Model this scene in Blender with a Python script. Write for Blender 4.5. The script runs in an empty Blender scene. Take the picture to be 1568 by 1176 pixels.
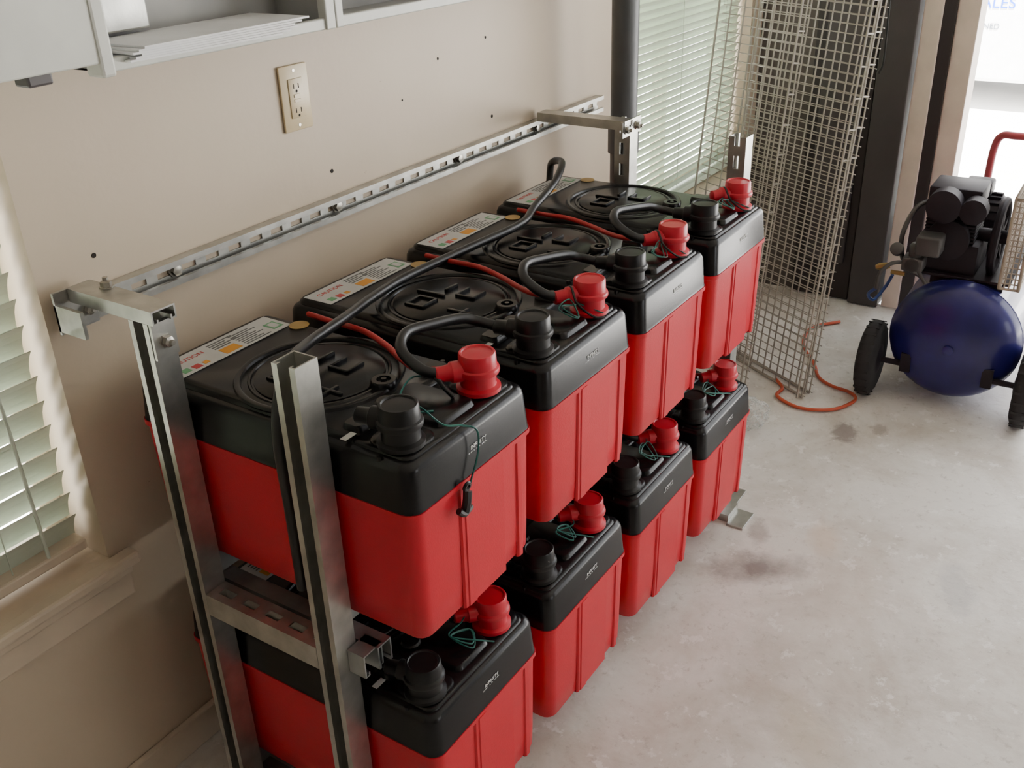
import bpy, bmesh, math, random
from mathutils import Vector, Matrix
random.seed(7)
scene=bpy.context.scene
COL=scene.collection

# ---------------------------------------------------------------- materials
def nodes_of(name):
    m=bpy.data.materials.new(name); m.use_nodes=True
    nt=m.node_tree; b=nt.nodes['Principled BSDF']
    return m,nt,b
def simple(name,col,rough=.5,metal=0.,var=.08,scale=12.,bump=0.,bscale=200.,spec=None,coat=0.):
    m,nt,b=nodes_of(name)
    b.inputs['Roughness'].default_value=rough; b.inputs['Metallic'].default_value=metal
    if spec is not None: b.inputs['Specular IOR Level'].default_value=spec
    if coat: b.inputs['Coat Weight'].default_value=coat
    tc=nt.nodes.new('ShaderNodeTexCoord')
    n=nt.nodes.new('ShaderNodeTexNoise'); n.inputs['Scale'].default_value=scale; n.inputs['Detail'].default_value=5
    nt.links.new(tc.outputs['Object'],n.inputs['Vector'])
    r=nt.nodes.new('ShaderNodeValToRGB')
    r.color_ramp.elements[0].position=.3; r.color_ramp.elements[1].position=.7
    r.color_ramp.elements[0].color=(*[max(0,c*(1-var)) for c in col],1)
    r.color_ramp.elements[1].color=(*[min(1,c*(1+var)) for c in col],1)
    nt.links.new(n.outputs['Fac'],r.inputs['Fac']); nt.links.new(r.outputs['Color'],b.inputs['Base Color'])
    if bump:
        n2=nt.nodes.new('ShaderNodeTexNoise'); n2.inputs['Scale'].default_value=bscale; n2.inputs['Detail'].default_value=3
        nt.links.new(tc.outputs['Object'],n2.inputs['Vector'])
        bp=nt.nodes.new('ShaderNodeBump'); bp.inputs['Strength'].default_value=bump; bp.inputs['Distance'].default_value=.002
        nt.links.new(n2.outputs['Fac'],bp.inputs['Height']); nt.links.new(bp.outputs['Normal'],b.inputs['Normal'])
    return m
def blob_mask(nt,tc,center,radii,rot,soft,noise_amt=.5,nscale=9):
    mp=nt.nodes.new('ShaderNodeMapping'); mp.vector_type='TEXTURE'
    mp.inputs['Location'].default_value=(center[0],center[1],0)
    mp.inputs['Rotation'].default_value=(0,0,rot); mp.inputs['Scale'].default_value=(radii[0],radii[1],1)
    nt.links.new(tc.outputs['Object'],mp.inputs['Vector'])
    ln=nt.nodes.new('ShaderNodeVectorMath'); ln.operation='LENGTH'
    nt.links.new(mp.outputs['Vector'],ln.inputs[0])
    no=nt.nodes.new('ShaderNodeTexNoise'); no.inputs['Scale'].default_value=nscale; no.inputs['Detail'].default_value=6; no.inputs['Roughness'].default_value=.65
    nt.links.new(tc.outputs['Object'],no.inputs['Vector'])
    ma=nt.nodes.new('ShaderNodeMath'); ma.operation='MULTIPLY_ADD'; ma.inputs[1].default_value=noise_amt*2
    nt.links.new(no.outputs['Fac'],ma.inputs[0]); nt.links.new(ln.outputs['Value'],ma.inputs[2])
    mr=nt.nodes.new('ShaderNodeMapRange'); mr.inputs['From Min'].default_value=1+noise_amt; mr.inputs['From Max'].default_value=1+noise_amt-soft
    nt.links.new(ma.outputs[0],mr.inputs['Value'])
    return mr.outputs['Result']
def mixcol(nt,fac,a,bcol,strength=1.):
    mx=nt.nodes.new('ShaderNodeMix'); mx.data_type='RGBA'
    mu=nt.nodes.new('ShaderNodeMath'); mu.operation='MULTIPLY'; mu.inputs[1].default_value=strength
    nt.links.new(fac,mu.inputs[0]); nt.links.new(mu.outputs[0],mx.inputs['Factor'])
    nt.links.new(a,mx.inputs['A']); mx.inputs['B'].default_value=(*bcol,1)
    return mx.outputs['Result']

def wall_mat():
    m,nt,b=nodes_of('painted_drywall'); b.inputs['Roughness'].default_value=.5
    tc=nt.nodes.new('ShaderNodeTexCoord')
    n=nt.nodes.new('ShaderNodeTexNoise'); n.inputs['Scale'].default_value=2.2; n.inputs['Detail'].default_value=4
    nt.links.new(tc.outputs['Object'],n.inputs['Vector'])
    r=nt.nodes.new('ShaderNodeValToRGB'); r.color_ramp.elements[0].position=.3; r.color_ramp.elements[1].position=.7
    r.color_ramp.elements[0].color=(.53,.435,.32,1); r.color_ramp.elements[1].color=(.60,.50,.375,1)
    nt.links.new(n.outputs['Fac'],r.inputs['Fac'])
    n3=nt.nodes.new('ShaderNodeTexNoise'); n3.inputs['Scale'].default_value=26; n3.inputs['Detail'].default_value=7; n3.inputs['Roughness'].default_value=.7
    nt.links.new(tc.outputs['Object'],n3.inputs['Vector'])
    mr=nt.nodes.new('ShaderNodeMapRange'); mr.inputs['From Min'].default_value=.68; mr.inputs['From Max'].default_value=.73
    nt.links.new(n3.outputs['Fac'],mr.inputs['Value'])
    c=mixcol(nt,mr.outputs['Result'],r.outputs['Color'],(.25,.16,.1),.7)
    nt.links.new(c,b.inputs['Base Color'])
    n2=nt.nodes.new('ShaderNodeTexNoise'); n2.inputs['Scale'].default_value=60; n2.inputs['Detail'].default_value=3
    nt.links.new(tc.outputs['Object'],n2.inputs['Vector'])
    bp=nt.nodes.new('ShaderNodeBump'); bp.inputs['Strength'].default_value=.12; bp.inputs['Distance'].default_value=.003
    nt.links.new(n2.outputs['Fac'],bp.inputs['Height']); nt.links.new(bp.outputs['Normal'],b.inputs['Normal'])
    return m
def floor_mat():
    m,nt,b=nodes_of('painted_concrete'); b.inputs['Roughness'].default_value=.5
    tc=nt.nodes.new('ShaderNodeTexCoord')
    n=nt.nodes.new('ShaderNodeTexNoise'); n.inputs['Scale'].default_value=3.4; n.inputs['Detail'].default_value=9; n.inputs['Roughness'].default_value=.66; n.inputs['Distortion'].default_value=.4
    nt.links.new(tc.outputs['Object'],n.inputs['Vector'])
    r=nt.nodes.new('ShaderNodeValToRGB'); r.color_ramp.elements[0].position=.34; r.color_ramp.elements[1].position=.58
    r.color_ramp.elements[0].color=(.52,.475,.42,1); r.color_ramp.elements[1].color=(.71,.69,.65,1)
    nt.links.new(n.outputs['Fac'],r.inputs['Fac'])
    col=r.outputs['Color']
    n3=nt.nodes.new('ShaderNodeTexNoise'); n3.inputs['Scale'].default_value=38; n3.inputs['Detail'].default_value=8; n3.inputs['Roughness'].default_value=.75
    nt.links.new(tc.outputs['Object'],n3.inputs['Vector'])
    mr=nt.nodes.new('ShaderNodeMapRange'); mr.inputs['From Min'].default_value=.55; mr.inputs['From Max'].default_value=.67
    nt.links.new(n3.outputs['Fac'],mr.inputs['Value'])
    col=mixcol(nt,mr.outputs['Result'],col,(.38,.34,.30),.6)
    v=nt.nodes.new('ShaderNodeTexNoise'); v.inputs['Scale'].default_value=15; v.inputs['Detail'].default_value=8; v.inputs['Roughness'].default_value=.7
    nt.links.new(tc.outputs['Object'],v.inputs['Vector'])
    mr2=nt.nodes.new('ShaderNodeMapRange'); mr2.inputs['From Min'].default_value=.58; mr2.inputs['From Max'].default_value=.62
    nt.links.new(v.outputs['Fac'],mr2.inputs['Value'])
    col=mixcol(nt,mr2.outputs['Result'],col,(.80,.78,.75),.75)
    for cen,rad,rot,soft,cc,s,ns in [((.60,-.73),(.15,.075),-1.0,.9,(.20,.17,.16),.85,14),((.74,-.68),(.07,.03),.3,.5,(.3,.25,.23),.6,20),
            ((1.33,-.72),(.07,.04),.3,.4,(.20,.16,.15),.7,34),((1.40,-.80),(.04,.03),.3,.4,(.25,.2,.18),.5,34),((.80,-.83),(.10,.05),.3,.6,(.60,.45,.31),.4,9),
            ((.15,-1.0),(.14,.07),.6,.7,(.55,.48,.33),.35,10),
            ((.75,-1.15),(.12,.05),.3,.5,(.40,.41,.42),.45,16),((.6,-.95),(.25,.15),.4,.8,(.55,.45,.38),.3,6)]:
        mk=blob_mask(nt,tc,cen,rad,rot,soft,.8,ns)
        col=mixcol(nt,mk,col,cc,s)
    nt.links.new(col,b.inputs['Base Color'])
    n2=nt.nodes.new('ShaderNodeTexNoise'); n2.inputs['Scale'].default_value=45; n2.inputs['Detail'].default_value=6
    nt.links.new(tc.outputs['Object'],n2.inputs['Vector'])
    bp=nt.nodes.new('ShaderNodeBump'); bp.inputs['Strength'].default_value=.3; bp.inputs['Distance'].default_value=.003
    nt.links.new(n2.outputs['Fac'],bp.inputs['Height']); nt.links.new(bp.outputs['Normal'],b.inputs['Normal'])
    return m
def slat_mat(name,col,trans):
    m,nt,b=nodes_of(name); b.inputs['Roughness'].default_value=.45
    tc=nt.nodes.new('ShaderNodeTexCoord'); n=nt.nodes.new('ShaderNodeTexNoise'); n.inputs['Scale'].default_value=6
    nt.links.new(tc.outputs['Object'],n.inputs['Vector'])
    r=nt.nodes.new('ShaderNodeValToRGB'); r.color_ramp.elements[0].color=(*[c*.93 for c in col],1); r.color_ramp.elements[1].color=(*col,1)
    nt.links.new(n.outputs['Fac'],r.inputs['Fac']); nt.links.new(r.outputs['Color'],b.inputs['Base Color'])
    t=nt.nodes.new('ShaderNodeBsdfTranslucent'); t.inputs['Color'].default_value=(*col,1)
    mx=nt.nodes.new('ShaderNodeMixShader'); mx.inputs[0].default_value=trans
    out=nt.nodes['Material Output']
    nt.links.new(b.outputs[0],mx.inputs[1]); nt.links.new(t.outputs[0],mx.inputs[2]); nt.links.new(mx.outputs[0],out.inputs['Surface'])
    return m

M_wall=wall_mat(); M_floor=floor_mat()
M_trim=simple('trim_paint',(.58,.485,.37),.45)
M_ceil=simple('ceiling_paint',(.5,.47,.42),.8)
M_unseenwall=simple('unseen_wall_dark',(.30,.27,.24),.7)  # dark tone of the added unseen walls, keeps the interior dim
M_ground=simple('driveway_concrete',(.80,.79,.77),.8,scale=3)
M_black=simple('black_plastic',(.006,.006,.007),.26,var=.25,scale=8,bump=.05,bscale=300,spec=.32)
M_blackcap=simple('black_rubber',(.007,.007,.008),.36,var=.2,spec=.35)
M_red=simple('red_plastic',(.56,.008,.024),.36,var=.06,scale=5,bump=.12,bscale=350,spec=.35)
M_redcap=simple('red_vinyl',(.55,.007,.028),.34,var=.05)
M_galv=simple('galvanized_steel',(.48,.48,.45),.36,.9,var=.22,scale=22,bump=.05)
M_galvd=simple('galvanized_steel_dull',(.34,.35,.34),.42,.85,var=.25,scale=18)
M_bolt=simple('zinc_bolt',(.45,.43,.38),.35,.9)
M_hole=simple('dark_hole',(.02,.015,.012),.9)
M_white=simple('label_white',(.52,.52,.50),.5)
M_orange=simple('label_orange',(.65,.28,.02),.5)
M_redink=simple('label_red',(.5,.05,.05),.5)
M_greenink=simple('label_green',(.12,.34,.16),.5)
M_grayink=simple('label_gray',(.10,.10,.10),.5)
M_gold=simple('sticker_gold',(.38,.24,.06),.45)
M_almond=simple('almond_plastic',(.66,.54,.33),.3)
M_cablek=simple('cable_black',(.009,.009,.010),.35)
M_cabler=simple('cable_red',(.4,.008,.012),.4)
M_wireg=simple('wire_green',(.01,.11,.09),.4)
M_pipe=simple('grey_conduit',(.075,.08,.085),.45,var=.12)
M_encl=simple('enclosure_paint',(.54,.55,.50),.4)
M_enclin=simple('enclosure_inside',(.36,.36,.34),.5)
M_paper=simple('paper',(.78,.79,.79),.7)
M_wire=simple('epoxy_wire',(.38,.35,.31),.4,.4)
M_slat1=slat_mat('blind_slat_left',(.58,.64,.53),.065)
M_slat2=slat_mat('blind_slat_right',(.58,.67,.53),.085)
M_darkdoor=simple('bronze_metal',(.028,.021,.022),.5)
M_darkdoor2=simple('bronze_metal_light',(.06,.052,.053),.45)
M_jamb=simple('jamb_paint',(.74,.62,.53),.5)
M_shadewall=simple('backlit_wall_shade',(.11,.095,.085),.7)  # beige end wall, its backlit shade put into the base colour
M_tank=simple('blue_tank_paint',(.016,.014,.15),.33,var=.4,scale=5,coat=.2)
M_iron=simple('cast_iron',(.018,.013,.019),.6,.0,spec=.3)
M_alu=simple('dusty_aluminium',(.09,.085,.085),.5,.5)
M_tire=simple('tire_rubber',(.02,.019,.021),.8,bump=.3,bscale=120)
M_brass=simple('brass',(.35,.25,.10),.4,.9)
M_guard=simple('guard_beige',(.36,.30,.24),.5)
M_handle=simple('handle_red',(.45,.07,.09),.4)
M_hose=simple('orange_hose',(.55,.09,.04),.45)
M_van=simple('white_van_paint',(.92,.92,.92),.3)
M_blue=simple('blue_decal',(.02,.10,.60),.5)
M_graydecal=simple('grey_decal',(.15,.17,.2),.5)
M_bluehose=simple('blue_hose',(.02,.05,.2),.5)
M_glassdark=simple('dark_glass',(.03,.035,.04),.1)

# ---------------------------------------------------------------- helpers
def empty(name,loc=(0,0,0)):
    e=bpy.data.objects.new(name,None); e.empty_display_size=.1; e.location=loc; COL.objects.link(e); return e
def finish(name,bm,mats,parent=None,smooth=False,angle=35):
    bmesh.ops.recalc_face_normals(bm,faces=bm.faces)
    me=bpy.data.meshes.new(name); bm.to_mesh(me); bm.free()
    if not isinstance(mats,(list,tuple)): mats=[mats]
    for m in mats: me.materials.append(m)
    if smooth:
        for p in me.polygons: p.use_smooth=True
        try: me.set_sharp_from_angle(angle=math.radians(angle))
        except Exception: pass
    ob=bpy.data.objects.new(name,me); COL.objects.link(ob)
    if parent: ob.parent=parent
    return ob
def box(bm,x0,x1,y0,y1,z0,z1,mi=0,mat=None):
    v=[bm.verts.new((x,y,z)) for x in(x0,x1) for y in(y0,y1) for z in(z0,z1)]
    if mat is not None:
        for q in v: q.co=mat@q.co
    fs=[]
    for f in [(0,1,3,2),(4,6,7,5),(0,4,5,1),(2,3,7,6),(0,2,6,4),(1,5,7,3)]:
        fc=bm.faces.new([v[i] for i in f]); fc.material_index=mi; fs.append(fc)
    return fs
def bbox(bm,x0,x1,y0,y1,z0,z1,bev=.002,mi=0,seg=2):
    fs=box(bm,x0,x1,y0,y1,z0,z1,mi)
    es=list({e for f in fs for e in f.edges})
    r=bmesh.ops.bevel(bm,geom=es,offset=bev,segments=seg,affect='EDGES',profile=.5)
    for f in r['faces']: f.material_index=mi
def rrect(cx,cy,hw,hd,rad,seg=5):
    pts=[]
    rad=min(rad,hw*.99,hd*.99)
    for k,(sx,sy) in enumerate([(1,1),(-1,1),(-1,-1),(1,-1)]):
        for i in range(seg+1):
            a=math.pi/2*k+math.pi/2*i/seg
            pts.append((cx+sx*(hw-rad)+rad*math.cos(a),cy+sy*(hd-rad)+rad*math.sin(a)))
    return pts
def loft(bm,rings,mi=0,cap0=True,cap1=True):
    vs=[[bm.verts.new(p) for p in r] for r in rings]
    n=len(vs[0])
    for a,b in zip(vs[:-1],vs[1:]):
        for i in range(n):
            f=bm.faces.new((a[i],a[(i+1)%n],b[(i+1)%n],b[i])); f.material_index=mi
    if cap0: bm.faces.new(vs[0][::-1]).material_index=mi
    if cap1: bm.faces.new(vs[-1]).material_index=mi
def rprism(bm,x0,x1,y0,y1,layers,mi=0,seg=5):
    cx,cy,hw,hd=(x0+x1)/2,(y0+y1)/2,(x1-x0)/2,(y1-y0)/2
    loft(bm,[[(px,py,z) for px,py in rrect(cx,cy,hw-ins,hd-ins,rad,seg)] for z,ins,rad in layers],mi)
def revolve(bm,origin,axis,profile,seg=28,mi=0,cap=True):
    ax=Vector(axis).normalized(); a=Vector((0,0,1)) if abs(ax.z)<.9 else Vector((1,0,0))
    u=ax.cross(a).normalized(); w=ax.cross(u)
    o=Vector(origin); rings=[]
    for r,t in profile:
        r=max(r,1e-5)
        rings.append([o+ax*t+(u*math.cos(2*math.pi*i/seg)+w*math.sin(2*math.pi*i/seg))*r for i in range(seg)])
    loft(bm,rings,mi,cap,cap)
def torus(bm,origin,axis,R,r,seg=48,rs=8,mi=0,sq=1.):
    ax=Vector(axis).normalized(); a=Vector((0,0,1)) if abs(ax.z)<.9 else Vector((1,0,0))
    u=ax.cross(a).normalized(); w=ax.cross(u); o=Vector(origin); vs=[]
    for i in range(seg):
        A=2*math.pi*i/seg; d=u*math.cos(A)+w*math.sin(A)
        vs.append([bm.verts.new(o+d*(R+r*math.cos(2*math.pi*j/rs))+ax*(r*sq*math.sin(2*math.pi*j/rs))) for j in range(rs)])
    for i in range(seg):
        for j in range(rs):
            f=bm.faces.new((vs[i][j],vs[(i+1)%seg][j],vs[(i+1)%seg][(j+1)%rs],vs[i][(j+1)%rs])); f.material_index=mi
def catmull(pts,n=10,closed=False):
    P=[Vector(p) for p in pts]
    if closed: P=[P[-1]]+P+[P[0],P[1]]
    else: P=[P[0]*2-P[1]]+P+[P[-1]*2-P[-2]]
    out=[]
    for i in range(1,len(P)-2):
        p0,p1,p2,p3=P[i-1],P[i],P[i+1],P[i+2]
        for k in range(n):
            t=k/n
            out.append(.5*((2*p1)+(-p0+p2)*t+(2*p0-5*p1+4*p2-p3)*t*t+(-p0+3*p1-3*p2+p3)*t**3))
    if not closed: out.append(P[-2])
    return out
def tube(bm,pts,r,seg=8,smooth_n=10,mi=0,closed=False):
    P=catmull(pts,smooth_n,closed) if smooth_n else [Vector(p) for p in pts]
    n=len(P); rings=[]; nrm=None
    for i in range(n):
        if closed: t=(P[(i+1)%n]-P[i-1])
        else: t=P[min(i+1,n-1)]-P[max(i-1,0)]
        t.normalize()
        if nrm is None:
            a=Vector((0,0,1)) if abs(t.z)<.9 else Vector((1,0,0)); nrm=t.cross(a).normalized()
        else:
            nrm=(nrm-t*nrm.dot(t)).normalized()
        b=t.cross(nrm)
        rings.append([P[i]+(nrm*math.cos(2*math.pi*k/seg)+b*math.sin(2*math.pi*k/seg))*r for k in range(seg)])
    if closed:
        rings.append(rings[0])
        loft(bm,rings,mi,False,False)
    else: loft(bm,rings,mi)
def tube_obj(name,pts,r,mat,parent=None,seg=8,n=10,closed=False):
    bm=bmesh.new(); tube(bm,pts,r,seg,n,0,closed); return finish(name,bm,mat,parent,True,60)
def strut(bm,start,end,opening,depth=.041,slotted=False,w=.041,mi=0,phase=.02):
    s=Vector(start); e=Vector(end); W=(e-s); L=W.length; W.normalize(); V=Vector(opening).normalized(); U=V.cross(W)
    M=Matrix(((U.x,V.x,W.x,s.x),(U.y,V.y,W.y,s.y),(U.z,V.z,W.z,s.z),(0,0,0,1)))
    a=w/2;b=depth/2;t=.0025;l=.0105;h=.007
    def prof(poly):
        r0=[M@Vector((p[0],p[1],0)) for p in poly]; r1=[M@Vector((p[0],p[1],L)) for p in poly]
        loft(bm,[r0,r1],mi)
    if not slotted:
        prof([(-a,-b),(a,-b),(a,b),(l,b),(l,b-h),(l+t,b-h),(l+t,b-t),(a-t,b-t),(a-t,-b+t),(-a+t,-b+t),(-a+t,b-t),(-l-t,b-t),(-l-t,b-h),(-l,b-h),(-l,b),(-a,b)])
    else:
        g=.0068
        prof([(g,-b),(a,-b),(a,b),(l,b),(l,b-h),(l+t,b-h),(l+t,b-t),(a-t,b-t),(a-t,-b+t),(g,-b+t)])
        prof([(-g,-b),(-a,-b),(-a,b),(-l,b),(-l,b-h),(-l-t,b-h),(-l-t,b-t),(-a+t,b-t),(-a+t,-b+t),(-g,-b+t)][::-1])
        z=0.; sl=.029; pit=.0508
        pos=phase
        while z<L:
            e1=min(pos,L)
            if e1>z: box(bm,-g,g,-b,-b+t,z,e1,mi,M)
            z=pos+sl; pos+=pit
def txt(name,body,size,mat,parent,loc,rot,ext=.0003,align='CENTER'):
    c=bpy.data.curves.new(name,'FONT'); c.body=body; c.size=size; c.extrude=ext; c.align_x=align; c.align_y='CENTER'
    c.materials.append(mat)
    o=bpy.data.objects.new(name,c); COL.objects.link(o); o.location=loc; o.rotation_euler=rot
    if parent: o.parent=parent
    return o

# ---------------------------------------------------------------- room shell
XL,XR=-4.2,2.35
YR=-5.5
def wall_with_openings(name,x0,x1,y0,y1,z0,z1,ops,mat,bull=0):
    bm=bmesh.new(); xs=x0
    for (a,b,c,d) in ops:
        box(bm,xs,a,y0,y1,z0,z1)
        if c>z0: box(bm,a,b,y0,y1,z0,c)
        box(bm,a,b,y0,y1,d,z1); xs=b
    box(bm,xs,x1,y0,y1,z0,z1)
    bmesh.ops.remove_doubles(bm,verts=bm.verts,dist=1e-5)
    return finish(name,bm,mat)
W1=(-1.75,-.56,.49,2.1); W2=(1.27,2.24,.49,2.1)
wall_with_openings('wall_left',XL,XR+.12,0,.14,0,2.7,[W1,W2],M_wall)
wall_with_openings('unseen_wall_right',XL,XR+.12,YR-.12,YR,0,2.7,[(-.2,1.2,0.8,2.1)],M_unseenwall)  # unseen wall, added with an invented opening sized to limit side light
bm=bmesh.new(); box(bm,XL-.12,XL,YR-.12,.14,0,2.7); finish('unseen_wall_front',bm,M_unseenwall)  # unseen wall behind the camera, added to darken the near end
bm=bmesh.new(); box(bm,XL,XR,YR,0,-.06,0); finish('floor',bm,M_floor)
bm=bmesh.new(); box(bm,XL,XR+.12,YR-.12,.14,2.7,2.8); finish('unseen_ceiling',bm,M_ceil)  # out of view, added and sized to block overhead sky and sun
bm=bmesh.new(); bbox(bm,XL,XR-.02,-.014,-.0005,0,.075,.004); finish('baseboard_left',bm,M_trim)
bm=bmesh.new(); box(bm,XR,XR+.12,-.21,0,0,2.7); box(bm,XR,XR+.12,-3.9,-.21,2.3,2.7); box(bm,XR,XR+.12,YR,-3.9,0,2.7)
finish('wall_back',bm,M_shadewall)
e=empty('door_1')
bm=bmesh.new()
bbox(bm,XR-.03,XR+.1,-.43,-.21,0.005,2.3,.004)
bbox(bm,XR-.05,XR+.1,-.545,-.435,0.005,2.3,.004,1)
bbox(bm,XR-.045,XR-.03,-.40,-.25,.15,2.1,.004,1)
box(bm,XR-.02,XR+.1,-.655,-.615,0.005,2.3)
finish('door_frame',bm,[M_darkdoor,M_darkdoor2],e)
bm=bmesh.new()
bbox(bm,XR-.03,XR+.1,-.615,-.555,0.005,2.3,.003)
bbox(bm,XR-.01,XR+.1,-.725,-.655,0.005,2.3,.003)
finish('door_jamb_strips',bm,M_jamb,e)
bm=bmesh.new(); bbox(bm,XR-.02,XR+.12,-3.9,-.715,0,.012,.003); finish('threshold',bm,M_darkdoor2,e)
tube_obj('door_cord',[(XR-.07,-.45,2.2),(XR-.07,-.445,1.4),(XR-.08,-.455,1.1),(XR-.075,-.46,.9),(XR-.07,-.448,.85)],.004,M_cablek,e)

def window(idx,W,reveal=.14):
    x0,x1,z0,z1=W; e=empty('window_%d'%idx); z0=z0+.01
    bm=bmesh.new(); t=.04
    ya,yb=.095,.135
    for a in [(x0,x0+t,z0,z1),(x1-t,x1,z0,z1),(x0,x1,z0,z0+t),(x0,x1,z1-t,z1),((x0+x1)/2-.02,(x0+x1)/2+.02,z0,z1),(x0,x1,1.28,1.32)]:
        bbox(bm,a[0],a[1],ya,yb,a[2],a[3],.003)
    finish('window_frame',bm,M_trim,e)
    bm=bmesh.new()
    bbox(bm,x0-.035,x1+.04,-.032,-.0005,z0-.022,z0+.0,.006)
    box(bm,x0+.0005,x1-.0005,-.01,.094,z0-.0095,z0-.0005)
    bbox(bm,x0-.02,x1+.025,-.016,0-.0005,z0-.085,z0-.022,.004)
    bbox(bm,x0-.02,x1+.025,-.024,0-.0005,z0-.038,z0-.022,.004)
    finish('window_sill',bm,M_trim,e)
    return e
def blind(W,pitch,width,tilt,mat,y,rail=True,zb=.505,gap=.008):
    x0,x1,z0,z1=W; e=empty('window_blind'); bm=bmesh.new()
    z=zb+.040; c,s=math.cos(tilt),math.sin(tilt)
    while z<z1-.05:
        pr=[]
        for k in range(5):
            t=(k/4-.5); u=t*width; v=-(t*t)*width*.35+width*.04
            pr.append((u*c-v*s, u*s+v*c))
        th=.0012
        loft(bm,[[(X,y+a,z+b+dz) for a,b,dz in [(p[0],p[1],0) for p in pr]+[(p[0],p[1],-th) for p in pr[::-1]]] for X in (x0+gap,x1-gap)])
        z+=pitch
    finish('slats',bm,mat,e)
    bm=bmesh.new(); bbox(bm,x0+gap,x1-gap,y-.024,y+.024,zb,zb+.020,.004); bbox(bm,x0+.005,x1-.005,y-.025,y+.025,z1-.045,z1-.003,.003)
    finish('rails',bm,M_trim if pitch>.03 else mat,e)
    bm=bmesh.new()
    for xx in (x0+.14,(x0+x1)/2,x1-.14):
        for dy in(-.5*width*abs(c)-.001,.5*width*abs(c)+.001):
            box(bm,xx-.0008,xx+.0008,y+dy-.0008,y+dy+.0008,zb,z1-.04)
    finish('ladder_cords',bm,mat,e)
    if pitch>.03:
        tube_obj('tilt_wand',[(x1-.10,y-.035,z1-.05),(x1-.10,y-.04,1.2),(x1-.095,y-.045,.56)],.003,mat,e,6,4)
    return e
window(1,W1); window(2,W2)
blind(W1,.042,.054,math.radians(-68),M_slat1,.045,gap=.016,zb=.522)
blind(W2,.0235,.0285,math.radians(-66),M_slat2,.045)

# ---------------------------------------------------------------- strut rack
rack=empty('strut_rack')
bm=bmesh.new()
PZ=.955
strut(bm,(-.5115,-.182,.0),(-.5115,-.182,PZ),(-1,0,0))
strut(bm,(-.5115,-.462,.0),(-.5115,-.462,PZ),(-1,0,0))
finish('near_posts',bm,M_galv,rack)
bm=bmesh.new()
strut(bm,(.845,-.232,.0),(.845,-.232,PZ+.01),(1,0,0),slotted=True)
strut(bm,(.845,-.520,.0),(.845,-.520,PZ),(1,0,0),slotted=True)
finish('far_posts',bm,M_galv,rack)
bm=bmesh.new()
for zc in (.4645,.0225):
    strut(bm,(-.5115,-.203,zc),(-.5115,-.4405,zc),(0,0,-1),slotted=True,phase=.015)
    strut(bm,(.845,-.253,zc),(.845,-.499,zc),(0,0,-1),slotted=True)
finish('cross_bars',bm,M_galv,rack)
bm=bmesh.new()
for zc in (.5065,.0645):
    for y in (-.16,-.425):
        strut(bm,(-.488,y,zc),(.823,y,zc),(0,0,-1))
for zc in (.4645,.0225):
    strut(bm,(-.4905,-.515,zc),(-.4905,-.4835,zc),(0,0,-1))
    strut(bm,(-.47,-.14,zc),(-.47,-.52,zc),(0,0,-1),w=.03)
finish('long_rails',bm,M_galvd,rack)
bm=bmesh.new()
strut(bm,(-.53,-.0115,.932),(1.12,-.0115,.932),(0,-1,0),depth=.021,slotted=True)
finish('wall_rail',bm,M_galv,rack)
bm=bmesh.new()
for x in (-.324,.07,.472,.80):
    revolve(bm,(x,-.003,.932),(0,-1,0),[(.013,0),(.013,.003),(.0095,.003),(.0095,.011),(.004,.012)],6)
finish('rail_bolts',bm,M_bolt,rack,True)
bm=bmesh.new()
strut(bm,(-.5115,-.030,.966),(-.5115,-.216,.966),(0,0,-1),depth=.021)
strut(bm,(.80,-.022,.963),(.80,-.262,.963),(0,0,-1),depth=.021)
box(bm,-.555,-.49,-.028,-.023,.91,.975)
box(bm,-.555,-.549,-.085,-.023,.915,.957)
box(bm,-.531,-.492,-.2085,-.2035,.90,.955)
box(bm,.775,.868,-.259,-.254,.935,.972)
finish('wall_arms',bm,M_galv,rack)
bm=bmesh.new()
for p,a in [((-.54,-.029,.935),(0,-1,0)),((-.505,-.029,.935),(0,-1,0)),((-.5115,-.209,.925),(0,-1,0)),((-.50,-.08,.977),(0,0,1)),((.79,-.26,.953),(0,-1,0)),((.845,-.26,.953),(0,-1,0))]:
    revolve(bm,p,a,[(.011,-.002),(.011,.002),(.0085,.002),(.0085,.009),(.004,.011),(.004,.016)],6)
finish('arm_bolts',bm,M_bolt,rack,True)
bm=bmesh.new()
for x in(-.5115,.845):
    for y in(-.19,-.462 if x<0 else -.52):
        bbox(bm,x-.045,x+.045,y-.07,y+.045,0,.006,.001)
bbox(bm,.72,.80,-.645,-.60,0,.005,.001)
box(bm,.735,.80,-.60,-.56,0,.02)
finish('foot_plates',bm,M_galv,rack)

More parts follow.
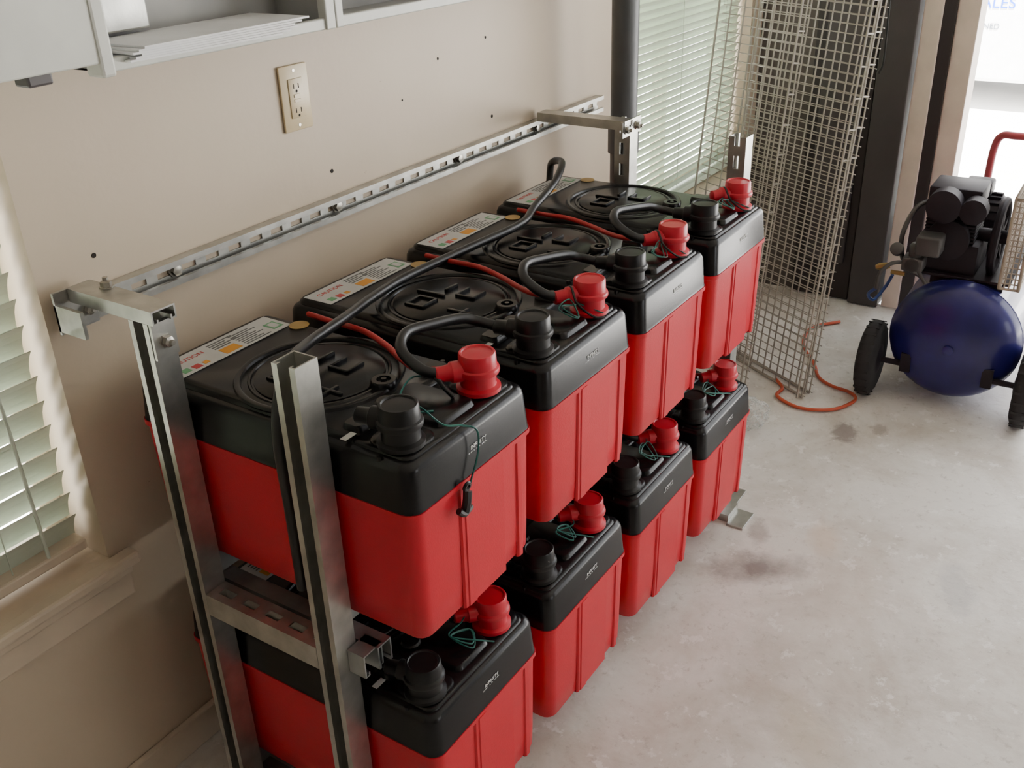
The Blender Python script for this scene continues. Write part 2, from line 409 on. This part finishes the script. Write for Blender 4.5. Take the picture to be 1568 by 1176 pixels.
# ---------------------------------------------------------------- batteries
BW,BL,BH=.297,.555,.298; SEAM=.218
def base_meshes():
    out={}
    bm=bmesh.new()
    rprism(bm,0,BW,0,BL,[(0,.011,.02),(.004,.008,.022),(.05,.0065,.022),(SEAM-.010,.0035,.022),(SEAM-.008,.0,.022),(SEAM,.0,.022)])
    def pil(x0,x1,out,y1=.03,z0=-.002,z1=SEAM-.006):
        y0=-out
        loft(bm,[[(x0,y1,z),(x0,y0+.006 if z<.1 else y0+.003,z),(x0+.003,y0+.003 if z<.1 else y0,z),(x1-.003,y0+.003 if z<.1 else y0,z),(x1,y0+.006 if z<.1 else y0+.003,z),(x1,y1,z)] for z in (z0,z1)])
    pil(.100,.212,-.0005)
    pil(.108,.132,.0012)
    pil(.246,.262,-.0012)
    out['case']=(bm,M_red)
    bm=bmesh.new()
    rprism(bm,0,BW,0,BL,[(SEAM+.0005,.003,.022),(SEAM+.001,.001,.022),(SEAM+.006,.002,.022),(.278,.006,.022),(.286,.009,.022),(.290,.015,.02)])
    rprism(bm,.020,BW-.020,.118,BL-.014,[(.286,0,.018),(.294,.0015,.018),(BH,.006,.016)])
    rprism(bm,.020,BW-.020,.016,.128,[(.286,0,.016),(.291,.001,.016),(.2935,.004,.014)])
    rprism(bm,.026,.096,.022,.100,[(.290,0,.02),(.297,.001,.02),(.299,.004,.018)])
    rprism(bm,.205,.275,.022,.100,[(.290,0,.02),(.297,.001,.02),(.299,.004,.018)])
    rprism(bm,.108,.196,.030,.150,[(.290,0,.012),(.300,.003,.012),(.302,.006,.01)])
    torus(bm,(.148,.290,BH),(0,0,1),.124,.006,64,8,0,.8)
    torus(bm,(.148,.290,BH),(0,0,1),.106,.003,64,6,0,.8)
    revolve(bm,(.148,.290,BH-.002),(0,0,1),[(.100,0),(.100,.004),(.098,.0055)],48)
    for (a,b,c,d) in [(.085,.130,.300,.306),(.085,.130,.335,.341),(.085,.091,.300,.341),(.124,.130,.300,.341),(.160,.200,.245,.251),(.160,.200,.28,.286),(.160,.166,.245,.286),
                      (.085,.120,.225,.231),(.145,.152,.30,.36),(.17,.205,.31,.317),(.10,.106,.205,.26)]:
        bbox(bm,a,b,c,d,BH+.002,BH+.0085,.0015)
    revolve(bm,(.165,.178,BH-.002),(0,0,1),[(.020,0),(.020,.010),(.018,.013),(.011,.013),(.010,.009),(.005,.009),(.004,.014)],28)
    revolve(bm,(.118,.135,BH-.004),(0,0,1),[(.017,0),(.017,.010),(.014,.013)],24)
    rprism(bm,.035,.085,.115,.150,[(.294,0,.008),(.304,.002,.008),(.306,.004,.006)])
    rprism(bm,.225,.262,.120,.165,[(.294,0,.008),(.303,.002,.008),(.305,.004,.006)])
    for (x,y) in [(.012,.06),(.012,.16),(BW-.012,.06),(BW-.012,.16)]:
        revolve(bm,(x,y,.286),(0,0,1),[(.004,0),(.004,.0065)],10)
    out['lid']=(bm,M_black)
    def cap(cx,cy,sd):
        bm=bmesh.new()
        revolve(bm,(cx,cy,0),(0,0,1),[(.033,.296),(.033,.302),(.027,.305),(.0265,.322),(.0315,.324),(.0325,.328),(.0315,.332),(.0285,.334),(.0275,.353),(.026,.3555),(.0235,.3555),(.022,.3535),(.005,.3545)],32)
        d=Vector((sd[0],sd[1],0)).normalized()
        revolve(bm,(cx,cy,.329),d,[(.016,.0),(.016,.040),(.0125,.044),(.0115,.062),(.009,.064)],18)
        return bm
    out['cap_negative']=(cap(.050,.053,(-.25,1)),M_blackcap)
    out['cap_positive']=(cap(.230,.053,(-.75,.6)),M_redcap)
    bm=bmesh.new()
    for x in(.075,.228): revolve(bm,(x,.0060,.246),(0,-1,0),[(.0042,0),(.0042,.002),(.002,.0021)],12)
    out['front_holes']=(bm,M_hole)  # dark discs standing for the holes in the lid front
    bm=bmesh.new()
    z=BH+.0004; zt=z+.0006
    def flat(x0,x1,y0,y1,mi,h=0.0): box(bm,x0,x1,y0,y1,z+h,zt+h,mi)
    flat(.030,.262,.462,.528,0)
    flat(.125,.158,.468,.490,1,.0004)
    for k in range(4): flat(.125,.158+.02*(k%2),.496+k*.007,.499+k*.007,4,.0004)
    flat(.042,.056,.470,.484,3,.0004); flat(.062,.076,.468,.482,2,.0004); flat(.082,.092,.470,.480,1,.0004)
    for k in range(8): flat(.168,.222-.01*(k%3),.468+k*.0065,.4705+k*.0065,4,.0004)
    flat(.232,.254,.472,.50,3,.0004); flat(.236,.25,.476,.496,0,.0008)
    revolve(bm,(.266,.448,z),(0,0,1),[(.017,0),(.017,.0008)],24,5)
    out['labels']=(bm,[M_white,M_orange,M_redink,M_greenink,M_grayink,M_gold])
    bm=bmesh.new()
    box(bm,.060,.078,.104,.112,.3062,.3068)
    box(bm,.012,.034,.118,.128,BH+.0003,BH+.0009)
    out['small_tags']=(bm,M_white)
    return out
tmpl={}
XA,YF,S=-.486,-.615,.3307
ZT,ZB=.5285,.0865
bats=[]
for row,zb in enumerate((ZT,ZB)):
    for i in range(4):
        e=empty('battery'); e.location=(XA+i*S,YF,zb); bats.append(e)
        if not tmpl:
            for k,(bm,mt) in base_meshes().items():
                o=finish(k,bm,mt,e,True,40); tmpl[k]=o.data
        else:
            for k,me in tmpl.items():
                o=bpy.data.objects.new(k,me); COL.objects.link(o); o.parent=e
        txt('front_lettering','INFINITY\nSOLAR GEL',.0095,M_paper,e,(.155,.0040,.252),(math.radians(90+3),0,0))
        txt('caution_text','CAUTION',.014,M_redink,e,(.078,.508,BH+.0012),(0,0,0))

# ---------------------------------------------------------------- cables
wr=empty('battery_wiring')
def capx(i,neg): return XA+i*S+(.05 if neg else .23)
for row,zb in enumerate((ZT,ZB)):
    for i in range(3):
        xr=capx(i,False); xb=capx(i+1,True); y0=YF+.053; z=zb+.329
        tube_obj('jumper_cable',[(xr-.039,y0+.031,z),(xr-.058,y0+.055,z+.008),(xr-.050,y0+.098,z+.026),(xr-.010,y0+.120,z+.034),(xr+.05,y0+.115,z+.026),(xb-.045,y0+.105,z+.016),(xb-.022,y0+.09,z+.006),(xb-.013,y0+.055,z)],.0085,M_cablek,wr,10)
    for i in range(4 if row else 3):
        xr=capx(i,False); y0=YF+.053; z=zb+.329
        tube_obj('sensor_wire_red',[(xr+.065,y0+.40,zb+BH+.009),(xr+.055,y0+.33,zb+BH+.012),(xr+.045,y0+.26,zb+BH+.016),(xr+.02,y0+.19,zb+BH+.016),(xr-.015,y0+.13,zb+BH+.020),(xr-.038,y0+.08,z-.005),(xr-.035,y0+.034,z+.004)],.005 if row==0 else .004,M_cabler,wr,8)
tube_obj('trunk_cable',[(.735,-.075,.70),(.733,-.085,.84),(.722,-.10,.875),(.69,-.145,.885),(.60,-.178,.866),(.47,-.205,.848),(.37,-.232,.842),(.20,-.222,.842),(.02,-.212,.842),(-.10,-.232,.848),(-.217,-.27,.86),(-.33,-.305,.872),(-.41,-.345,.885),(-.462,-.375,.875),(-.4995,-.395,.82),(-.503,-.40,.70),(-.503,-.40,.56)],.0085,M_cablek,wr,10,10)
def scribble(c,rad,n,seed,zamp=.01):
    rnd=random.Random(seed); pts=[]
    for k in range(n):
        a=k*2.1+rnd.random()
        pts.append((c[0]+rad*math.cos(a)*(.6+.5*rnd.random()),c[1]+rad*.7*math.sin(a)*(.6+.5*rnd.random()),c[2]+rnd.uniform(0,zamp)+.4*rad*(1+math.sin(a))))
    return pts
for i in range(4):
    xr=capx(i,False)
    if i>0: tube_obj('sensor_wire_green',[(xr+.0,YF+.10,ZT+.33)]+scribble((xr-.055,YF+.055,ZT+.305),.026,7,i)+[(xr-.01,YF+.02,ZT+.302)],.0013,M_wireg,wr,5,8)
    tube_obj('sensor_wire_green',[(xr-.03,YF+.08,ZB+.33)]+scribble((xr-.075,YF+.055,ZB+.305),.028,8,20+i)+[(xr-.04,YF+.02,ZB+.302)],.0013,M_wireg,wr,5,8)
    if i>0:
        tube_obj('sensor_wire_black',[(xr-.01,YF+.09,ZT+.335),(xr-.03,YF+.07,ZT+.345),(xr-.045,YF+.05,ZT+.325),(xr-.035,YF+.025,ZT+.304),(xr-.02,YF+.012,ZT+.30)],.0022,M_cablek,wr,6,8)
x1=XA
tube_obj('green_wire',[(x1+.135,YF+.10,.832),(x1+.11,YF+.08,.85),(x1+.09,YF+.045,.858),(x1+.10,YF+.02,.836),(x1+.125,YF+.008,.826),(x1+.140,YF-.006,.815),(x1+.138,YF-.007,.78),(x1+.118,YF-.007,.745),(x1+.105,YF-.007,.725)],.0015,M_wireg,wr,5)
tube_obj('green_wire_loop',[(x1+.20,YF+.12,.840),(x1+.165,YF+.125,.852),(x1+.12,YF+.11,.848),(x1+.10,YF+.09,.836),(x1+.13,YF+.06,.832)],.0015,M_wireg,wr,5)
tube_obj('black_pigtail',[(x1+.185,YF+.12,.85),(x1+.178,YF+.09,.855),(x1+.176,YF+.075,.845),(x1+.178,YF+.06,.832)],.004,M_cablek,wr,8)
bm=bmesh.new()
tube(bm,[(x1+.108,YF-.008,.735),(x1+.103,YF-.010,.722),(x1+.098,YF-.009,.706)],.0065,8,4)
tube(bm,[(x1+.085,YF-.008,.714),(x1+.095,YF-.010,.705),(x1+.112,YF-.009,.708)],.005,8,4)
torus(bm,(x1+.107,YF-.008,.742),(0,1,.2),.006,.0028,16,6)
finish('connector',bm,M_cablek,wr,True)

# ---------------------------------------------------------------- wall fixtures
e=empty('wall_outlet',(0,0,1.15))
bm=bmesh.new()
bbox(bm,-.035,.035,-.006,-.0003,-.057,.057,.0025); bbox(bm,-.0175,.0175,-.0085,-.004,-.034,.034,.001)
finish('cover_plate',bm,M_almond,e,True)
bm=bmesh.new(); bbox(bm,-.008,.008,-.0098,-.008,-.0075,-.0015,.0005); bbox(bm,-.008,.008,-.0098,-.008,.0015,.0075,.0005); finish('test_buttons',bm,M_almond,e)
bm=bmesh.new()
for s in(1,-1):
    for dx in(-.006,.006): box(bm,dx-.0009,dx+.0009,-.0089,-.0083,s*.021-.004,s*.021+.004)
    revolve(bm,(0,-.0082,s*.021-.009),(0,-1,0),[(.0024,0),(.0024,.0007)],12)
finish('slots',bm,M_hole,e)
bm=bmesh.new()
for s in(1,-1): revolve(bm,(0,-.0055,s*.0475),(0,-1,0),[(.0035,0),(.003,.0012)],12)
finish('screws',bm,M_bolt,e)
e=empty('wall_anchor_holes')
bm=bmesh.new()
for x,z,r in [(-.458,.999,.004),(.074,.999,.004),(.618,.995,.004),(.605,1.171,.003),(.427,1.152,.003),(.30,1.09,.002)]:
    revolve(bm,(x,-.0003,z),(0,-1,0),[(r,0),(r,.0006)],12)
finish('plugs',bm,M_hole,e)

e=empty('conduit_pipe',(1.0,-.145,0))
bm=bmesh.new(); revolve(bm,(0,0,0),(0,0,1),[(.034,0.0),(.034,.84),(.040,.842),(.040,.93),(.034,.932),(.034,2.7)],32); finish('pipe',bm,M_pipe,e,True)

e=empty('electrical_enclosure',(0,0,1.279))
def openbox(bm,x0,x1,dep,h,t=.003):
    box(bm,x0,x1,-.004,-.0005,0,h); box(bm,x0,x1,-dep,-.0005,0,t); box(bm,x0,x1,-dep,-.0005,h-t,h)
    box(bm,x0,x0+t,-dep,-.0005,0,h); box(bm,x1-t,x1,-dep,-.0005,0,h)
bm=bmesh.new(); openbox(bm,-.47,-.016,.12,.55); openbox(bm,.004,.95,.12,.55)
finish('cabinet_body',bm,M_enclin,e)
bm=bmesh.new()
bbox(bm,-.47,-.016,-.126,-.114,-.004,.014,.002); bbox(bm,.004,.95,-.126,-.114,-.004,.014,.002)
bbox(bm,-.032,-.010,-.130,-.112,-.004,.55,.002); bbox(bm,-.008,.010,-.130,-.112,-.004,.55,.002)
bbox(bm,-.47,-.455,-.126,-.114,-.004,.55,.002)
finish('front_flanges',bm,M_encl,e)
bm=bmesh.new()
bbox(bm,-.93,-.470,-.155,-.150,.018,.55,.002); bbox(bm,-.486,-.464,-.158,-.124,-.004,.55,.004); bbox(bm,-.93,-.470,-.155,-.135,.014,.022,.002)
o=finish('door_leaf',bm,M_encl,e)
bm=bmesh.new(); bbox(bm,-.585,-.55,-.148,-.118,.0,.016,.003); finish('latch',bm,M_darkdoor2,e)
bm=bmesh.new()
for k in range(6):
    a=(k-3)*.012; Mx=Matrix.Translation((-.27+.008*(k%3),-.085,0))@Matrix.Rotation(a,4,'Z')
    box(bm,-.155,.12+.01*k,-.06,.07,.006+k*.0032,.0088+k*.0032,0,Mx)
finish('paper_stack',bm,M_paper,e)
bm=bmesh.new(); bbox(bm,-.43,-.30,-.03,-.006,.03,.08,.003); bbox(bm,-.2,-.05,-.03,-.006,.06,.12,.003); finish('terminal_block',bm,M_galv,e)
bm=bmesh.new(); bbox(bm,.05,.4,-.05,-.006,.05,.2,.004); finish('breaker_bank',bm,M_darkdoor2,e)

# ---------------------------------------------------------------- wire shelf panels
def wire_panel(base,U,lean,width,height,off=0.,du=.062,dz=.0254):
    e=empty('wire_shelf_panel'); U=Vector((*U,0)).normalized(); N=Vector((U.y,-U.x,0))
    W=(Vector((0,0,1))+N*lean).normalized(); Nn=U.cross(W)
    e.matrix_world=Matrix(((U.x,Nn.x,W.x,base[0]),(U.y,Nn.y,W.y,base[1]),(U.z,Nn.z,W.z,base[2]),(0,0,0,1)))
    bm=bmesh.new()
    def wire(a,b,r): tube(bm,[a,b],r,5,0)
    x=0.
    while x<width+.001:
        wire((x,.0,0),(x,.0,height),.0026); x+=du
    z=.004
    while z<height:
        wire((-.008,.004,z),(width+.008,.004,z),.0016); z+=dz
    wire((0,0,.002),(width,0,.002),.004); wire((0,0,height),(width,0,height),.004)
    wire((0,-.02,0),(0,-.02,height),.0035); wire((width,-.02,0),(width,-.02,height),.0035)
    z=.06
    while z<height:
        wire((0,-.022,z),(0,.004,z),.0026); z+=.085
    finish('wires',bm,M_wire,e,True,60)
    return e
wire_panel((1.478,-.54,.004),(.491,.871),.10,.46,1.75)
wire_panel((1.515,-.552,.004),(.48,.877),.10,.46,1.75,dz=.0265)
wire_panel((1.46,-.36,.004),(.46,.89),.10,.34,1.6)

# ---------------------------------------------------------------- air compressor
ac=empty('air_compressor',(1.61,-.918,0)); ac.rotation_euler=(0,0,math.radians(1))
bm=bmesh.new(); R=.185; prof=[]
for k in range(9):
    a=math.pi/2*k/8; prof.append((R*math.sin(a),.09-.09*math.cos(a)))
prof+= [(R+.001,.092),(R,.10),(R,.56)]
for k in range(9):
    a=math.pi/2*(8-k)/8; prof.append((R*math.sin(a),.57+.09*math.cos(a)))
revolve(bm,(-.02,0,.206),(1,0,0),prof,40); torus(bm,(.075,0,.206),(1,0,0),R,.003,40,6)
revolve(bm,(-.022,0,.206),(-1,0,0),[(.016,-.01),(.016,.004),(.011,.006)],8)
finish('tank',bm,M_tank,ac,True,50)
for n,y in(('wheel_left',.220),('wheel_right',-.220)):
    bm=bmesh.new()
    revolve(bm,(.02,y-.026,.118),(0,1,0),[(.06,0),(.095,.0),(.112,.007),(.118,.018),(.118,.034),(.112,.045),(.095,.052),(.06,.052)],36,0)
    revolve(bm,(.02,y-.028,.118),(0,1,0),[(.02,-.004),(.055,.004),(.058,.010),(.058,.046),(.055,.052),(.02,.060)],24,1)
    for k in range(24):
        a=2*math.pi*k/24
        Mx=Matrix.Translation((.02,y,.118))@Matrix.Rotation(a,4,'Y')@Matrix.Translation((0,0,.1175))
        box(bm,-.004,.004,-.020,.020,-.002,.0005,0,Mx)
    finish(n,bm,[M_tire,M_iron],ac,True,40)
bm=bmesh.new(); revolve(bm,(.02,-.24,.118),(0,1,0),[(.009,0),(.009,.48)],12)
box(bm,.0,.05,-.13,-.10,.10,.16); box(bm,.0,.05,.10,.13,.10,.16); box(bm,.53,.57,-.12,-.09,0,.12); box(bm,.53,.57,.09,.12,0,.12)
bbox(bm,.08,.55,-.12,.16,.390,.398,.002); box(bm,.1,.14,-.10,.10,.33,.392); box(bm,.48,.52,-.10,.10,.33,.392)
finish('chassis',bm,M_iron,ac)
PM=Matrix.Translation((0,.02,0))
bm=bmesh.new()
bbox(bm,.10,.28,-.04,.14,.394,.49,.012)
for k in range(9): bbox(bm,.11,.26,-.02,.12,.492+k*.011,.499+k*.011,.002)
bbox(bm,.13,.245,.0,.10,.48,.60,.003)
bbox(bm,.12,.26,-.02,.125,.592,.645,.006)
revolve(bm,(.05,.07,.605),(1,0,0),[(.03,0),(.048,.006),(.048,.06),(.03,.066)],24)
revolve(bm,(.05,-.01,.60),(1,0,0),[(.02,0),(.036,.006),(.036,.06),(.03,.066)],24)
revolve(bm,(.08,.05,.50),(1,0,0),[(.04,0),(.060,.006),(.060,.04)],24)
torus(bm,(.19,-.075,.50),(0,1,0),.105,.012,32,8)
for k in range(5):
    a=2*math.pi*k/5; Mx=Matrix.Translation((.19,-.075,.50))@Matrix.Rotation(a,4,'Y'); box(bm,-.01,.01,-.006,.006,0,.1,0,Mx)
revolve(bm,(.19,-.10,.50),(0,1,0),[(.02,0),(.02,.1)],16)
for v in bm.verts: v.co=PM@v.co
finish('pump',bm,M_iron,ac,True,40)
bm=bmesh.new()
revolve(bm,(.42,-.05,.475),(0,1,0),[(.03,0),(.075,.01),(.08,.03),(.08,.17),(.07,.19),(.03,.195)],32)
for k in range(20):
    a=2*math.pi*k/20; Mx=Matrix.Translation((.42,.03,.475))@Matrix.Rotation(a,4,'Y'); box(bm,-.002,.002,-.05,.09,.078,.088,0,Mx)
bbox(bm,.37,.47,-.0,.10,.394,.41,.004); bbox(bm,.38,.46,.01,.09,.555,.60,.008)
finish('motor',bm,M_iron,ac,True,40)
bm=bmesh.new()
gx0,gx1,gz0,gz1=.04,.52,.398,.66
gA,gB=-.095,-.145
for y in(gA,gB):
    x=gx0
    while x<=gx1+.001: tube(bm,[(x,y,gz0),(x,y,gz1)],.0022,5,0); x+=.016
    z=gz0
    while z<=gz1+.001: tube(bm,[(gx0,y,z),(gx1,y,z)],.0022,5,0); z+=.016
for z in [gz0+.016*k for k in range(17)]: tube(bm,[(gx0,gB,z),(gx0,gA,z)],.0022,5,0)
for y in (-.108,-.12,-.133): tube(bm,[(gx0,y,gz0),(gx0,y,gz1)],.0022,5,0)
for x in (gx0,gx1):
    for z in(gz0,gz1): tube(bm,[(x,gB,z),(x,gA,z)],.004,5,0)
for y in(gA,gB): tube(bm,[(gx0,y,gz0),(gx0,y,gz1),(gx1,y,gz1),(gx1,y,gz0),(gx0,y,gz0)],.005,6,0)
finish('belt_guard',bm,M_guard,ac,True,60)
bm=bmesh.new()
HP=.0
tube(bm,[(.60,.055+HP,.30),(.61,.055+HP,.55),(.60,.05+HP,.66),(.59,.032+HP,.70),(.58,-.01+HP,.705),(.58,-.12+HP,.705),(.59,-.17,.69),(.60,-.19,.55),(.60,-.19,.30)],.012,10,8)
finish('handle',bm,M_handle,ac,True,60)
bm=bmesh.new()
tube(bm,[(.15,.13,.60),(.10,.17,.58),(.06,.19,.50),(.06,.17,.42),(.08,.12,.38)],.007,8,8)
tube(bm,[(.03,.10,.38),(.03,.14,.43),(.0,.19,.44),(-.02,.22,.41),(-.02,.225,.36)],.006,8,8)
revolve(bm,(.02,.14,.44),(-1,0,0),[(.022,0),(.022,.018),(.020,.02)],20)
revolve(bm,(.03,.19,.47),(-.8,.1,.5),[(.019,0),(.019,.016),(.017,.018)],20)
bbox(bm,.0,.06,.11,.17,.42,.46,.005); revolve(bm,(.03,.14,.46),(0,0,1),[(.018,0),(.02,.03),(.012,.04)],16)
bbox(bm,.0,.07,.07,.14,.47,.53,.008)
finish('regulator',bm,M_alu,ac,True,50)
bm=bmesh.new(); revolve(bm,(.0,.20,.43),(-.3,1,-.2),[(.008,0),(.011,.01),(.011,.03),(.006,.04)],8); revolve(bm,(.03,.16,.40),(0,1,0),[(.007,0),(.007,.04)],8)
finish('brass_fittings',bm,M_brass,ac,True)
tube_obj('blue_drop_hose',[(-.01,.225,.36),(0,.25,.33),(.04,.24,.30),(.08,.22,.33),(.06,.20,.38)],.005,M_bluehose,ac,8,8)

tube_obj('air_hose',[(1.55,-.43,.008),(1.50,-.47,.008),(1.44,-.475,.008),(1.40,-.56,.008),(1.44,-.65,.008),(1.53,-.69,.008),(1.575,-.66,.008),(1.59,-.60,.008),(1.63,-.545,.008),(1.72,-.50,.008),(1.85,-.42,.008),(2.0,-.40,.008),(2.1,-.47,.008)],.0055,M_hose,None,8,10)
m,nt,b=nodes_of('clear_wrap'); b.inputs['Roughness'].default_value=.2; b.inputs['Base Color'].default_value=(.7,.75,.75,1)
n=nt.nodes.new('ShaderNodeTexNoise'); n.inputs['Scale'].default_value=20
mr=nt.nodes.new('ShaderNodeMapRange'); mr.inputs['To Min'].default_value=.1; mr.inputs['To Max'].default_value=.5
nt.links.new(n.outputs['Fac'],mr.inputs['Value']); nt.links.new(mr.outputs['Result'],b.inputs['Alpha'])
bm=bmesh.new(); bmesh.ops.create_icosphere(bm,subdivisions=3,radius=.06)
rn=random.Random(3)
for v in bm.verts: v.co*=rn.uniform(.75,1.15); v.co.z=max(v.co.z*.8+.05,.002)
o=finish('plastic_wrap',bm,m); o.location=(1.22,-.46,0)

# ---------------------------------------------------------------- outside
bm=bmesh.new(); box(bm,-40,40,-40,30,-.12,-.065); finish('driveway_ground',bm,M_ground)
v=empty('white_van',(6.2,0,-.065))
bm=bmesh.new()
bbox(bm,0,1.9,-3.2,2.2,.20,1.3,.03,0,4); bbox(bm,.08,1.82,-2.2,2.1,1.2,2.0,.12,0,4)
finish('body',bm,M_van,v,True)
bm=bmesh.new(); bbox(bm,.06,.09,-1.9,-.9,1.3,1.75,.01); finish('side_window',bm,M_glassdark,v)
for y in(-2.2,1.5):
    bm=bmesh.new(); revolve(bm,(-.01,y,.34),(1,0,0),[(.2,0),(.33,.0),(.34,.03),(.34,.2),(.3,.22)],32,0); revolve(bm,(-.015,y,.34),(1,0,0),[(.05,-.01),(.19,.0),(.2,.03)],24,1)
    finish('wheel',bm,[M_tire,M_alu],v,True)
txt('door_lettering','SALES',.10,M_blue,v,(-.003,-.16,.70),(math.radians(90),0,math.radians(-90)),.002)
txt('door_lettering_small','TUNED',.05,M_graydecal,v,(-.003,-.13,.555),(math.radians(90),0,math.radians(-90)),.002)

# ---------------------------------------------------------------- light
w=bpy.data.worlds.new('sky'); scene.world=w; w.use_nodes=True
bg=w.node_tree.nodes['Background']; bg.inputs['Color'].default_value=(.98,.99,1,1); bg.inputs['Strength'].default_value=4.8
s=bpy.data.lights.new('sun','SUN'); s.energy=60; s.angle=.02; s.color=(1,.97,.93)
so=bpy.data.objects.new('sun',s); COL.objects.link(so); so.rotation_euler=Vector((-.38,-.2,.9)).to_track_quat('Z','Y').to_euler()

# ---------------------------------------------------------------- camera
cam=bpy.data.cameras.new('camera'); co=bpy.data.objects.new('camera',cam); COL.objects.link(co)
ya,pi_,ro,f=.5952,.4737,-.0365,1527.98
F=Vector((math.cos(pi_)*math.cos(ya),math.cos(pi_)*math.sin(ya),-math.sin(pi_))); r=Vector((math.sin(ya),-math.cos(ya),0)); u=r.cross(F)
Rr=r*math.cos(ro)+u*math.sin(ro); Uu=-r*math.sin(ro)+u*math.cos(ro)
co.matrix_world=Matrix(((Rr.x,Uu.x,-F.x,-1.3049),(Rr.y,Uu.y,-F.y,-1.3313),(Rr.z,Uu.z,-F.z,1.4957),(0,0,0,1)))
cam.sensor_width=36; cam.lens=f/1568*36; cam.clip_start=.02; cam.clip_end=200
scene.camera=co
